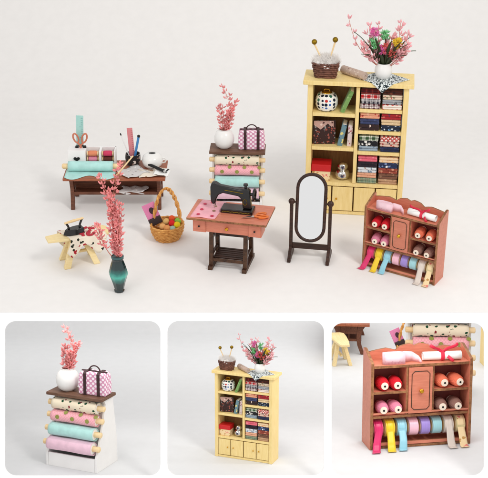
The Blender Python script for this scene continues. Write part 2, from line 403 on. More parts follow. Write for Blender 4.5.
def bookcase(F, label, where, fill=True, full=True):
    o = thing('bookcase', label, 'bookcase', F, 'yellow bookcases')
    W, D, H = 1.0, .30, 1.415; h = W/2; fy = -D/2
    m = MB()
    for sx in (-1, 1):
        MB().box((sx*(h-.026), 0, H/2), (.052, D, H)).build('side_panel', 'yellow', o, bev=.004)
    MB().box((0, D/2-.01, H/2), (W-.106, .018, H-.01)).build('back_panel', 'yellow_in', o)
    MB().box((0, -.005, H+.0225), (W+.09, D+.05, .045)).build('top', 'yellow', o, bev=.006)
    MB().box((0, -.003, .36+.52), (.036, D-.026, 1.036)).build('divider', 'yellow', o, bev=.003)
    LS = [1.095, .73]; RS = [1.155, .925, .70]
    xl0, xl1, xr0, xr1 = -h+.053, -.019, .019, h-.053
    for z in LS: MB().box(((xl0+xl1)/2, -.004, z), (xl1-xl0-.002, D-.03, .036)).build('shelf', 'yellow', o, bev=.003)
    for z in RS: MB().box(((xr0+xr1)/2, -.004, z), (xr1-xr0-.002, D-.03, .036)).build('shelf', 'yellow', o, bev=.003)
    MB().box((0, -.002, .34), (W-.106, D-.026, .038)).build('shelf', 'yellow', o, bev=.003)
    MB().box((0, -.002, .02), (W-.106, D-.026, .036)).build('base_rail', 'yellow', o, bev=.003)
    MB().box((0, .0, .18), (W-.106, D-.07, .28)).build('door_lining', 'yellow_edge', o)
    dw = (W-.106)/4
    for k in range(4):
        cx = -(W-.106)/2+dw*(k+.5)
        dd = MB().box((cx, fy+.014, .18), (dw-.014, .02, .264)).build('door', 'yellow', o, bev=.003)
        knob(dd, (cx+(dw*.28 if k % 2 == 0 else -dw*.28), fy+.004, .185), .011)
    if not fill: return o
    g = 'folded cloths in the %s' % where
    # shelf contents
    cubz = {'top': 1.173, 'second': .943, 'third': .718, 'bottom': .359}; cubh = {'top': .205, 'second': .185, 'third': .165, 'bottom': .30}
    ords = ['topmost', 'second down', 'third down', 'fourth down', 'undermost']
    for (sh, side), lst in STACKS.items():
        n = len(lst); hh = cubh[sh]/n; cw = (xr1-xr0)/2
        cx = (xr0+xr1)/2+(-1 if side == 'left' else 1)*cw/2
        for i, (dsc, mat) in enumerate(lst):
            z = cubz[sh]+.001+hh*(n-1-i)
            dsc2 = dsc if 'cloth' in dsc else dsc+' cloth'
            folded(F, cx, -.012+rnd.uniform(-.006, .004), z, cw-.016, .22, hh-.002, mat, '%s, %s in %s stack, %s cubby, %s' % (dsc2, ords[i], side, sh, where), g)
    # round dotted jar
    X = F @ T(-.315, -.02, 1.114)
    j = thing('ginger_jar', 'round spotted jar with gold rim, top left cubby of the %s' % where, 'jar', X, 'spotted jars')
    MB().lathe([(.07, 0), (.092, .01), (.112, .055), (.113, .115), (.094, .16), (.06, .178)], 32).build('body', 'pottery', j)
    MB().lathe([(.0, .192), (.04, .19), (.052, .184), (.055, .176), (.04, .176)], 24).build('rim', 'gold', j)
    MB().tube([(-.03, 0, .196), (-.02, 0, .21), (.02, 0, .21), (.03, 0, .19)], .005, 8).build('handle', 'gold', j)
    # leaning green book
    def book(x, z, w, dp, hgt, tilt, mat, label, name='book'):
        b = thing(name, label, 'book', F @ T(x, -.02, z) @ RY(tilt), 'books')
        MB().box((0, 0, hgt/2), (w, dp, hgt)).build('cover', mat, b, bev=.003)
        MB().box((0, .004, hgt/2), (w*.7, dp-.004, hgt+.002)).build('pages', 'paper', b)
    book(-.152, 1.113, .042, .17, .245, 22, 'greenbook', 'green book leaning rightwards, top left cubby of the %s' % where)
    b = thing('patterned_album', 'large dark patterned album, second cubby down of the %s' % where, 'album', F @ T(-.335, -.05, .749) @ RZ(8), 'albums')
    MB().box((.008, 0, .125), (.225, .03, .25)).build('cover', 'darkphoto', b, bev=.004)
    MB().prism([(-.1, .252), (.1, .252), (.1, .17), (.04, .225), (-.03, .16), (-.1, .21)], -.019, -.0155).build('flap', fabric('flap_print', 'floral', (196, 158, 146), (90, 60, 56), (226, 200, 188), 1.6), b)
    book(-.165, .748, .05, .15, .235, 11, 'bluebook', 'blue and yellow book leaning beside a white book, %s' % where)
    book(-.068, .748, .046, .15, .225, 2, 'whitebook', 'upright whitish book with dark print, second cubby of %s' % where)
    # red lidded box
    b = thing('gift_box', 'square box with red lid and cream scrolled sides, %s' % where, 'box', F @ T(-.345, -.03, .36), 'red lidded boxes')
    MB().box((0, 0, .055), (.185, .16, .11)).build('base', 'boxfloral', b, bev=.004)
    MB().box((0, 0, .142), (.2, .175, .075)).build('lid', 'redbox', b, bev=.006)
    b = thing('snowman_ornament', 'silver two-ball ornament beside red lidded box, %s' % where, 'ornament', F @ T(-.125, -.03, .36), 'silver ornaments')
    MB().lathe([(.035, 0), (.066, .02), (.077, .055), (.066, .09), (.042, .108)], 22).build('lower_ball', 'silver', b)
    MB().lathe([(.042, .108), (.054, .125), (.055, .15), (.04, .172), (.02, .185), (0, .187)], 22).build('upper_ball', 'silver', b)
    for zz, rr in ((.055, .078), (.145, .055)):
        s = MB(); s.prism([((.024 if i % 2 else .011)*math.sin(i*PI/5), zz+(.024 if i % 2 else .011)*math.cos(i*PI/5)) for i in range(10)], -rr-.001, -rr+.012); s.build('star', col((60, 56, 80)), b)
    # on top of it
    TZ = H+.046
    b = thing('dark_basket', 'dark woven basket filled with white fluff atop the %s' % where, 'basket', F @ T(-.335, -.03, TZ), 'dark baskets')
    m = MB()
    for k in range(7):
        z = .012+k*.022; a = .1+k*.0045; c = .062+k*.003; pts = []
        for i in range(64):
            t = 2*PI*i/64; wv = .005*math.sin(12*t+k*PI)
            e = 4; cx = (abs(math.cos(t))**(2/e))*math.copysign(1, math.cos(t)); sy = (abs(math.sin(t))**(2/e))*math.copysign(1, math.sin(t))
            pts.append(((a+wv)*cx, (c+wv)*sy, z))
        m.tube(pts, .0125, 6, closed=True)
    m.box((0, 0, .012), (.2, .11, .02)); m.build('woven_body', 'wicker_dark', b)
    m = MB()
    for i in range(110):
        a = rnd.uniform(0, 2*PI); rr = math.sqrt(rnd.random()); x, y = .1*rr*math.cos(a), .06*rr*math.sin(a)
        z = .13+.032*(1-rr*rr)+rnd.uniform(-.02, .015)
        m.ball((x, y, z), (.034*rnd.uniform(.8, 1.1),)*3, 8)
    for i in range(2600):
        a = rnd.uniform(0, 2*PI); rr = math.sqrt(rnd.random()); x, y = .122*rr*math.cos(a), .078*rr*math.sin(a); z = .14+.035*(1-rr*rr)
        e = Vector((x, y, z))+Vector((rnd.uniform(-.05, .05), rnd.uniform(-.04, .04), rnd.uniform(.0, .075)))
        m.tube([(x, y, z-.01), ((x+e.x)/2+.006, (y+e.y)/2, (z+e.z)/2), e], .0008, 3)
    m.build('fluff', 'fluff', b, ang=80)
    for sx, tx, ll in ((-.04, -.12, .33), (.035, .085, .36)):
        p = thing('knitting_pin', '%s-tilted gold-headed pin stuck in fluff atop the %s' % ('left' if tx < 0 else 'right', where), 'knitting needle', F @ T(-.335+sx, -.03, TZ+.17), 'knitting pins')
        v = Vector((tx-sx, 0, ll-.17)); MB().tube([(0, 0, 0), v*.5, v], [.007, .008, .009], 8).build('shaft', 'core', p)
        MB().ball(v+Vector((0, 0, .02)), .028, 14).build('head', 'brass', p)
    X = F @ T(-.055, -.0, TZ+.042) @ RZ(-40)
    b = thing('paper_roll', 'taupe patterned roll lying slantwise atop the %s' % where, 'roll', X, 'taupe rolls')
    MB().lathe([(.026, -.15), (.04, -.15), (.04, .15), (.026, .15)], 22, RY(90)).build('wrapper', 'rollpaper', b)
    sp = MB(); pts = [(.15, (.036*(1-i/50))*math.cos(i*.45), (.036*(1-i/50))*math.sin(i*.45)) for i in range(46)]; sp.tube(pts, .0025, 5); sp.cyl(.026, .3, 16, RY(90) @ T(0, 0, -.151)); sp.build('rolled_end', col((200, 180, 166)), b)
    # lace cloth, one corner hanging down the front
    def lz(u, v):
        x = (u-.5)*.34; y = (v-.5)*.34; c, s_ = math.cos(R(45)), math.sin(R(45)); X_, Y_ = c*x-s_*y, s_*x+c*y
        fr = -.147; z = .003+.002*math.sin(40*X_)
        if Y_ < fr+.0: z = -(fr-Y_)+.003; Y_ = fr-.006-.1*max(0, (fr-Y_))
        return (X_*1.1, Y_, z)
    m = MB(); m.sheet(lambda u, v: lz(u, v), 24, 24); o2 = m.build('lace_doily', 'lace', None, F @ T(.235, -.035, TZ), solid=.003)
    # shift so the front corner passes the edge
    tag(o2, 'black and white patterned doily under vase atop the %s' % where, 'doily', 'patterned doilies')
    b = thing('white_vase', 'round white vase of mixed flowers atop the %s' % where, 'vase', F @ T(.235, -.02, TZ+.006), 'white vases on bookcases')
    MB().lathe([(.0, .0), (.05, .0), (.078, .03), (.088, .07), (.084, .11), (.068, .14), (.062, .155), (.056, .155), (.06, .13), (.05, .05), (0, .03)], 26).build('body', 'ceramic', b)
    V = F @ T(.235, -.02, TZ); gl = 'pink flower sprig in the white vase atop the %s' % where; gg = 'pink sprigs atop the %s' % where
    for tx, ty, tz, bn, n in ((-.36, .0, .59, -.07, 6), (-.16, .03, .52, -.05, 7), (-.07, .05, .53, -.02, 7), (.14, .03, .56, .04, 10), (.22, .0, .46, .05, 10), (.23, -.03, .34, .03, 8), (-.22, -.04, .36, -.03, 9), (.08, .05, .42, .02, 9), (-.12, .03, .42, -.02, 9), (.02, .06, .36, .0, 8), (.15, -.05, .28, .02, 8), (-.14, -.06, .27, -.02, 8)):
        sprig(V, (tx*.06, ty*.1, .1), (tx, ty, tz), gl, gg, max(5, int(n*1.0)), bn, .052, .02, 'pinkpale', .02, .42)
    for nm, mt, spots in (('green', 'greenflower', ((-.1, -.02, .30), (.0, .03, .38), (-.08, .03, .26))), ('yellow', 'yellowflower', ((.11, -.03, .33), (.12, .03, .28))), ('magenta', 'magentaflower', ((-.1, .02, .41), (-.02, -.05, .25))), ('red', col((214, 92, 84)), ((.02, -.06, .27), (.06, -.05, .22)))):
        for tx, ty, tz in spots:
            b = thing('filler_flower', '%s bloom in the white vase atop the %s' % (nm, where), 'flower', V @ T(tx*.1, ty*.1, .1), '%s blooms atop the %s' % (nm, where))
            v = Vector((tx*.95, ty*.9, tz-.05)); MB().tube([(0, 0, 0), v*.5, v], .004, 6).build('stem', 'leaf', b)
            f = MB()
            for i in range(26): bud(f, v+Vector((rnd.uniform(-.03, .03), rnd.uniform(-.03, .03), rnd.uniform(-.045, .035))), Vector((rnd.uniform(-.8, .8), rnd.uniform(-.8, .8), 1)), .034, .012)
            f.build('blossoms', mt, b, ang=60)
    for i in range(22):
        a = i*2*PI/22+rnd.uniform(-.1, .1); ll = rnd.uniform(.2, .36)
        if i in (0, 11): ll = .33
        b = MB(); pts = []
        for k in range(8):
            t = k/7; pts.append((math.cos(a)*(.025+ll*t*.85), math.sin(a)*(.02+ll*t*.5), .12+ll*((1.15+.5*(i % 2))*t-.6*t*t)))
        def lf(u, v, pts=pts, a=a):
            i0 = min(6, int(v*7)); q = Vector(pts[i0]).lerp(Vector(pts[i0+1]), v*7-i0); ww = .015*math.sin(PI*min(1, v*.9+.1))
            return q+Vector((-math.sin(a), math.cos(a), 0))*(u-.5)*2*ww+Vector((0, 0, -abs(u-.5)*.008))
        b.sheet(lf, 2, 12); o3 = b.build('leaf_blade', 'leaf', None, V, solid=.003)
        tag(o3, 'long dark leaf arching from the white vase atop the %s' % where, 'leaf', 'dark leaves atop the %s' % where)
    return o

# ------------------------------------------------------------------ fabric roll rack
def rack(F, where, items=True, fs=1.):
    o = thing('fabric_rack', 'white stepped rack of four fabric rolls, %s' % where, 'rack', F, 'white fabric racks')
    W = .60
    prof = [(-.2, 0), (.17, 0), (.17, .2), (.105, .655), (-.05, .655), (-.02, .60), (-.045, .53), (-.06, .46), (-.085, .39), (-.11, .32), (-.14, .25), (-.18, .16), (-.2, .13)]
    for sx in (-1, 1):
        MB().prism(prof, sx*.262-.012, sx*.262+.012, 'yz').build('side_panel', 'white', o, bev=.003)
    MB().box((0, -.19, .065), (.497, .018, .13)).build('front_board', 'white', o, bev=.003)
    MB().prism([(.15, .01), (.164, .01), (.164, .2), (.098, .652), (.086, .652), (.15, .2)], -.248, .248, 'yz').build('back_board', 'white', o)
    MB().prism([(-.008, .652), (.004, .652), (-.088, .135), (-.1, .135)], -.248, .248, 'yz').build('added_gap_board', 'white', o)  # white board added behind the rolls to lighten the dark gaps
    MB().box((0, .0, .009), (.497, .34, .016)).build('base_board', 'white', o)
    MB().prism([(-.13, .655), (.12, .655), (.12, .683), (-.13, .683)], -W/2, W/2, 'yz').build('top_shelf', 'shelf_brown', o, bev=.004)
    rolls = [(-.085, .578, .058, 'floralroll', 'cream roll printed with dark red and green flowers, top roll'), (-.11, .467, .055, 'rosedots', 'pink roll with green dots, second roll down'), (-.15, .35, .061, 'mint', 'mint green fabric roll, third roll down'), (-.185, .225, .063, 'lilacpink', 'pale pink fabric roll, lowest roll')]
    for y, z, r, mt, lb in rolls:
        b = thing('fabric_roll', lb+', '+where, 'fabric roll', F @ T(0, y, z), 'fabric rolls')
        MB().lathe([(.018, -.302), (.026, -.296), (.026, .296), (.018, .302)], 18, RY(90)).build('core', 'core', b)
        def sf(u, v, r=r, mt=mt):
            t = u*2.25*PI*1.0; rr = r*(1-.1*u)+.0015*math.sin(9*v+3*u)
            if mt == 'floralroll': rr += .004*math.sin(14*v)*math.sin(2*t)
            return ((v-.5)*(.475+.008*math.sin(5*u)), rr*math.cos(t+2.2), rr*math.sin(t+2.2))
        cm = MB(); cm.sheet(sf, 40, 16); cm.build('cloth', mt, b, solid=.004)
        if mt == 'rosedots':
            for dx in (-.16, 0, .16):
                for a in (0, 52):
                    dm = MB(); X = T(dx+(.08 if a else 0), 0, 0) @ RX(-8-a+5) @ T(0, -r-.003, 0) @ RX(90)
                    dm.lathe([(.021, 0), (.02, .003), (0, .004)], 14, X); dm.build('green_dot', col((150, 150, 74)), b)
                    if a: break
        cm = MB(); cm.lathe([(.0, -.23), (r*.84, -.23), (r*.84, .23), (0, .23)], 20, RY(90)); cm.build('inner_layers', 'paper', b)
        # shift plain
    if not items: return o
    TZ = .684
    b = thing('white_vase', 'round white vase on the brown shelf, rack %s' % where, 'vase', F @ T(-.145, .0, TZ), 'round vases on racks')
    MB().lathe([(0, 0), (.055, 0), (.09, .03), (.108, .08), (.108, .125), (.088, .175), (.06, .2), (.062, .212), (.054, .212), (.05, .195), (.08, .15), (.08, .06), (0, .02)], 30).build('body', 'ceramic', b)
    V = F @ T(-.145, 0, TZ); gl = 'coral pink sprig in the round white vase, rack %s' % where; gg = 'coral sprigs, rack '+where
    for bx, tx, ty, tz, bn, n in ((0, -.02, .0, .69, .085, 9), (.01, .13, .01, .52, -.03, 11), (-.01, -.04, .02, .46, .0, 12), (0, .07, -.03, .42, .02, 12)):
        sprig(V, (bx, 0, .16), (tx*(.6+.4*fs), ty, .16+(tz-.16)*fs), gl, gg, n*2, bn, .038, .017, 'pinkflower', .026, .08)
    b = thing('patchwork_bag', 'pink lattice bag with dark straps on the rack %s' % where, 'bag', F @ T(.15, .0, TZ) @ RZ(3) @ Matrix.Diagonal((1.12, 1.05, 1.02, 1)), 'pink lattice bags')
    bm_ = MB(); bm_.prism([(-.125, 0), (.125, 0), (.128, .1), (.12, .19), (.1, .208), (-.1, .208), (-.12, .19), (-.128, .1)], -.06, .06)
    bm_.build('body', 'bag', b, bev=.018, seg=4)
    for sx in (-.062, .062):
        MB().prism([(-.066, 0), (-.066, .2), (-.05, .216), (.05, .216), (.066, .2), (.066, 0), (.061, 0), (.061, .195), (.046, .209), (-.046, .209), (-.061, .195), (-.061, 0)], sx-.013, sx+.013, 'yz').build('strap', 'strap', b)
    MB().box((0, -.0, .2115), (.23, .02, .008)).build('zip_band', 'strap', b)
    hp = [(.052*math.cos(t), 0, .203+.058*math.sin(t)) for t in [PI*i/14 for i in range(15)]]
    MB().tube(hp, .006, 8).build('handle', 'strap', b)
    return o

# ------------------------------------------------------------------ ribbon cabinet
def cabinet(F, where):
    o = thing('haberdashery_cabinet', 'small salmon cabinet of thread spools and ribbons, %s' % where, 'cabinet', F, 'salmon thread cabinets')
    W, D, H = .752, .20, .61; h = W/2; fy = -D/2; E_ = ['salmon', 'salmon_edge']
    for sx in (-1, 1):
        MB().prism([(fy, 0), (-fy, 0), (-fy, .70), (-fy-.03, .70), (fy+.03, .645), (fy, .635)], sx*(h-.011)-.011, sx*(h-.011)+.011, 'yz', edge=1).build('side_panel', E_, o, bev=.002)
    iw = W-.045
    # back with a waved crest
    pts = [(-iw/2, .01), (iw/2, .01), (iw/2, .66)]
    for i in range(21):
        x = iw/2-iw*i/20; u = abs(x)/(iw/2); pts.append((x, .665+.055*(1-u)**.8-(.03*math.exp(-((u-.42)/.09)**2))-(.02 if u < .05 else 0)))
    pts.append((-iw/2, .66))
    MB().prism(pts, D/2-.02, D/2-.002, edge=1).build('back_panel', E_, o)
    MB().box((0, -.004, H-.009), (iw, D-.036, .02), edge=1).build('top_board', E_, o, bev=.001)
    MB().box((0, -.004, .235), (iw, D-.036, .018), edge=1).build('shelf', E_, o)
    MB().box((0, -.004, .012), (iw, D-.036, .018), edge=1).build('base_board', E_, o)
    MB().box((0, fy+.012, .038), (iw, .012, .022), edge=1).build('front_rail', E_, o)
    MB().box((0, fy+.012, .262), (iw, .008, .012), edge=1).build('shelf_lip', E_, o)
    x1, x2 = -.105, .088
    for x in (x1, x2): MB().box((x, -.004, .42), (.014, D-.04, .343), edge=1).build('divider', E_, o)
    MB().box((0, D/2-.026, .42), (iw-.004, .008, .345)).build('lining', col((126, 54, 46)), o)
    for a, b_ in ((-iw/2, x1-.008), (x2+.008, iw/2)):
        MB().box(((a+b_)/2, -.004, .412), (b_-a, D-.04, .018), edge=1).build('shelf', E_, o)
    dd = MB().box(((x1+x2)/2, fy+.012, .42), (x2-x1-.018, .014, .335)).build('door', 'salmon', o, bev=.002)
    cx = (x1+x2)/2; w2, h2, c = .066, .14, .02; zc = .42
    def octo(w, hh, cc): return [(cx-w+cc, zc-hh), (cx+w-cc, zc-hh), (cx+w, zc-hh+cc), (cx+w, zc+hh-cc), (cx+w-cc, zc+hh), (cx-w+cc, zc+hh), (cx-w, zc+hh-cc), (cx-w, zc-hh+cc)]
    MB().tube([(x, fy+.004, z) for x, z in octo(w2, h2, c)], .003, 6, closed=True).build('engraved_line', 'dark_edge', dd)
    knob(dd, (cx, fy+.003, .42), .016)
    MB().cyl(.009, iw, 12, T(-iw/2, -.02, .135) @ RY(90)).build('dowel', 'core', o)
    # thread spools
    cub = {'upper left': ((-.27, -.175), .422, (222, 36, 50), 'red'), 'lower left': ((-.27, -.175), .2445, (240, 146, 174), 'pink'),
           'upper right': ((.165, .275), .422, (246, 128, 96), 'orange'), 'lower right': ((.165, .275), .2445, (158, 116, 104), 'brown')}
    for cb, (xs, z, c_, nm) in cub.items():
        for i, x in enumerate(xs):
            b = thing('thread_spool', '%s of two %s thread spools, salmon cabinet %s' % (('left', 'right')[i], nm, where), 'thread spool', F @ T(x, -.02, z+.042) @ RZ(rnd.uniform(-5, 9)), '%s thread spools' % nm)
            MB().lathe([(.026, -.072), (.041, -.05), (.046, 0), (.041, .05), (.026, .07)], 24, RX(90)).build('thread', thr(c_), b)
            MB().lathe([(.012, -.078), (.031, -.078), (.034, -.07), (.02, -.06), (.02, .076), (.027, .072), (.025, .078), (.0075, .079), (.0075, .06), (0, .06)], 20, RX(90)).build('spool_core', col((244, 226, 206)), b)
            MB().cyl(.0078, .004, 14, T(0, -.0765, 0) @ RX(90)).build('core_hole', 'black', b)
    # ribbons on the dowel
    rib = [((222, 30, 104), 'magenta', 1), ((244, 206, 20), 'yellow', 1), ((150, 208, 224), 'light blue', 1), ((246, 190, 206), 'pale pink', 0), ((160, 136, 212), 'lavender', 0), ((160, 212, 218), 'aqua', 0), ((226, 212, 200), 'sheer beige', 2), ((222, 204, 150), 'golden lace', 3)]
    for i, (c_, nm, tail) in enumerate(rib):
        x = -.305+i*.0875
        b = thing('ribbon_spool', '%s ribbon spool, number %d from left, salmon cabinet %s' % (nm, i+1, where) if False else '%s ribbon roll%s, salmon cabinet %s' % (nm, ' with loose tail' if tail else '', where), 'ribbon', F @ T(x, -.02, .135), 'ribbon rolls')
        MB().lathe([(.012, -.033), (.064, -.033), (.064, .033), (.012, .033)], 28, RY(90)).build('ribbon_layers', satin(c_), b, bev=.003)
        for sx in (-1, 1): MB().lathe([(.011, 0), (.045, 0), (.045, .002), (.011, .002)], 22, T(sx*.035-.001, 0, 0) @ RY(90)).build('flange', 'core', b)
        if tail:
            ln = {1: (.17, .145, .15)[i % 3], 2: .12, 3: .1}[tail]
            sw = {0: -.03, 1: -.01, 2: -.012}.get(i, .0)
            def tf(u, v, ln=ln, sw=sw, i=i, tail=tail):
                if v < .4:
                    a = R(100+80*v/.4); return ((u-.5)*.05, -.064*math.sin(a-R(90)) if False else .064*math.cos(a), .064*math.sin(a))
                t = (v-.4)/.6; rip = .01*math.sin(t*5+i)
                y = -.064-(.045*math.sin(min(1, t*1.6)*PI/2))-.075*max(0, t-.55)+rip; z = -.125*min(1, t*1.35)
                if z < -.1245: z = -.1245-.0; 
                return ((u-.5)*(.05+.012*t)+sw*t*1.6, y-(.06*max(0, t-.74)), z)
            m = MB(); m.sheet(tf, 4, 30); m.build('loose_tail', satin(c_) if tail != 3 else 'boxfloral', b, solid=.0016)
    # tape measure band and scroll on the top board
    b = thing('tape_measure', 'pink printed tape curled on top of salmon cabinet %s' % where, 'tape', F @ T(-.17, -.01, H+.002), 'pink tapes')
    path = [(-.1, -.055), (-.06, -.06), (0, -.062), (.05, -.06), (.055, -.03), (.02, -.01), (-.06, -.008), (-.105, -.02), (-.108, -.045), (-.08, -.052), (.0, -.05), (.06, -.01), (.12, .0), (.16, -.03), (.17, -.06)]
    hs = [.08]*12+[.07, .045, .02]
    m = MB(); n = len(path); m.add([(x, y, 0) for x, y in path]+[(x, y, hh) for (x, y), hh in zip(path, hs)], [(i, i+1, n+i+1, n+i) for i in range(n-1)])
    m.build('band', col((244, 206, 214)), b, solid=.003, ang=70)
    m = MB()
    for i in range(14): m.box((-.095+i*.0105, -.066, .012+(.004 if i % 5 == 0 else 0)), (.002, .0015, .014+(.008 if i % 5 == 0 else 0)))
    m.build('tick_marks', col((190, 110, 130)), b)
    b = thing('paper_scroll', 'white scroll tied with red ribbon on top of salmon cabinet %s' % where, 'scroll', F @ T(.17, -.02, H+.034) @ RZ(-4), 'tied scrolls')
    m = MB(); m.sheet(lambda u, v: ((v-.5)*.28, (.031-.006*u)*math.cos(u*3.2*PI), (.031-.006*u)*math.sin(u*3.2*PI)), 44, 4); m.build('paper', 'paper', b, solid=.002)
    m = MB(); m.lathe([(.033, -.012), (.036, -.01), (.036, .01), (.033, .012)], 20, RY(90))
    for a, s_ in ((35, 1), (150, 1), (-40, .8)):
        d_ = Vector((math.cos(R(a)), -.25, math.sin(R(a)))); q0 = Vector((0, -.02, .032))
        m.sheet(lambda u, v: q0+d_*v*.12*s_+Vector((0, 0, 1)).cross(d_).normalized()*0+Vector((-d_.z, 0, d_.x))*(u-.5)*.022+Vector((0, .014*math.sin(v*6), 0)), 2, 8)
    m.build('red_bow', col((222, 40, 70), .4), b, solid=.003)
    return o

# ------------------------------------------------------------------ writing desk
def desk(F, where):
    o = thing('work_desk', 'brown wooden desk with curved legs, %s' % where, 'desk', F, 'brown desks')
    W, D, H = 1.06, .49, .385
    MB().box((0, 0, H-.015), (W, D, .03)).build('table_top', 'brown', o, bev=.005)
    for sx in (-1, 1):
        for sy in (-1, 1):
            f = [(-.2, .355), (-.165, .3), (-.14, .22), (-.15, .12), (-.19, 0), (-.145, 0), (-.1, .12), (-.09, .22), (-.1, .3), (-.11, .355)]
            f = [(-sy*-u if sy < 0 else -u, v) for u, v in f] if sy > 0 else f
            MB().prism(f, sx*.455-.02, sx*.455+.02, 'yz').build('leg', 'brown_dark', o, bev=.004)
        MB().box((sx*.455, 0, .30), (.022, .2, .1)).build('end_panel', 'brown_dark', o)
        MB().box((sx*.455, 0, .175), (.022, .24, .03)).build('end_rail', 'brown_dark', o)
    MB().box((0, .0, .265), (.872, .016, .18)).build('centre_panel', 'brown_dark', o)
    MB().prism([(-.15, .158), (.11, .158), (.11, .172), (-.13, .178), (-.15, .192)], -.434, .434, 'yz').build('lower_shelf', 'brown_dark', o, bev=.003)
    MB().box((0, -.1, .342), (.87, .014, .024)).build('front_rail', 'brown_dark', o, bev=.002)
    return o

# ------------------------------------------------------------------ sleeve board with iron
def sleeve_board(F, where, iron=True):
    o = thing('ironing_board', 'cream wooden ironing board draped with rose print, %s' % where, 'ironing board', F, 'cream ironing boards')
    Z = .30
    pts = [(-.3, -.055), (-.3, .055), (-.1, .085), (.1, .1), (.26, .1), (.3, .06), (.3, -.06), (.26, -.1), (.1, -.1), (-.1, -.085)]
    MB().prism(pts, Z-.028, Z, 'xy').build('board_top', 'cream_wood', o, bev=.006)
    for sx, sy in ((-1, -1), (1, -1), (-1, 1), (1, 1)):
        a = Vector((sx*.05, sy*.035, Z-.03)); b = Vector((sx*.145, sy*.1, .0))
        dn = (b-a).normalized(); q = Vector((0, 0, -1)).rotation_difference(dn).to_matrix().to_4x4()
        m = MB(); wq = .031
        vs = [a+Vector((i*wq, j*wq*.7, 0)) for i in (-1, 1) for j in (-1, 1)]+[b+Vector((i*wq, j*wq*.7, 0)) for i in (-1, 1) for j in (-1, 1)]
        m.add(vs, [(0,1,3,2), (4,6,7,5), (0,4,5,1), (2,3,7,6), (0,2,6,4), (1,5,7,3)]); m.build('leg', 'cream_wood', o, bev=.005)
    MB().box((0, 0, .11), (.19, .03, .025)).build('stretcher', 'cream_wood', o, bev=.004)
    if not iron:
        o['label'] = 'bare cream wooden ironing board end, %s' % where
        return o
    def cf(u, v):
        x = -.14+u*.35+.03*math.sin(v*5); y = (v-.5)*.46; z = Z+.004; yy = max(-.112, min(.112, y)); ov = abs(y)-.112
        if ov > 0: z = Z-ov*(1.1+.5*math.sin(u*9))+.002; yy += math.copysign(.008+.008*math.sin(u*14), y)
        return (x+.015*math.sin(v*7), yy, z)
    c = MB(); c.sheet(cf, 26, 24); c = c.build('rose_cloth', 'rosecloth', None, F, solid=.004)
    tag(c, 'cream cloth with red roses draped over the ironing board, %s' % where, 'cloth', 'rose print cloths')
    for i in range(22):
        m = MB()
        a = rnd.uniform(0, 2*PI); x = .10+rnd.uniform(-.09, .07); y = rnd.uniform(-.1, .08)
        m.lathe([(0, .0), (.016, .001), (.018, .006), (.01, .012), (0, .009)], 8, T(x, y, Z+.007) @ RZ(i*20) @ RX(rnd.uniform(-10, 10)))
        m.build('rose', col((186, 36, 54)), c)
    if iron:
        I = thing('flat_iron', 'black flat iron with wooden handle on cream ironing board, %s' % where, 'iron', F @ T(-.03, -.0, Z+.009) @ RZ(8), 'black irons')
        base = [(-.115, 0), (-.07, .04), (0, .055), (.09, .05), (.09, -.05), (0, -.055), (-.07, -.04)]
        m = MB(); n = len(base); m.add([(x, y, 0) for x, y in base]+[(x*.86+.008, y*.8, .055) for x, y in base], [tuple(range(n-1, -1, -1)), tuple(range(n, 2*n))]+[(i, (i+1) % n, (i+1) % n+n, i+n) for i in range(n)])
        m.build('sole', 'iron', I, bev=.005)
        for a, b in (((-.05, 0, .05), (-.075, 0, .12)), ((.055, 0, .05), (.085, 0, .13))):
            MB().tube([a, ((a[0]+b[0])/2-.006*(1 if a[0] > 0 else -1), 0, .085), b], .011, 8).build('post', 'iron', I)
        MB().tube([(-.09, 0, .122), (0, 0, .13), (.1, 0, .135)], [.011, .014, .011], 10).build('handle', 'core', I)
    return o

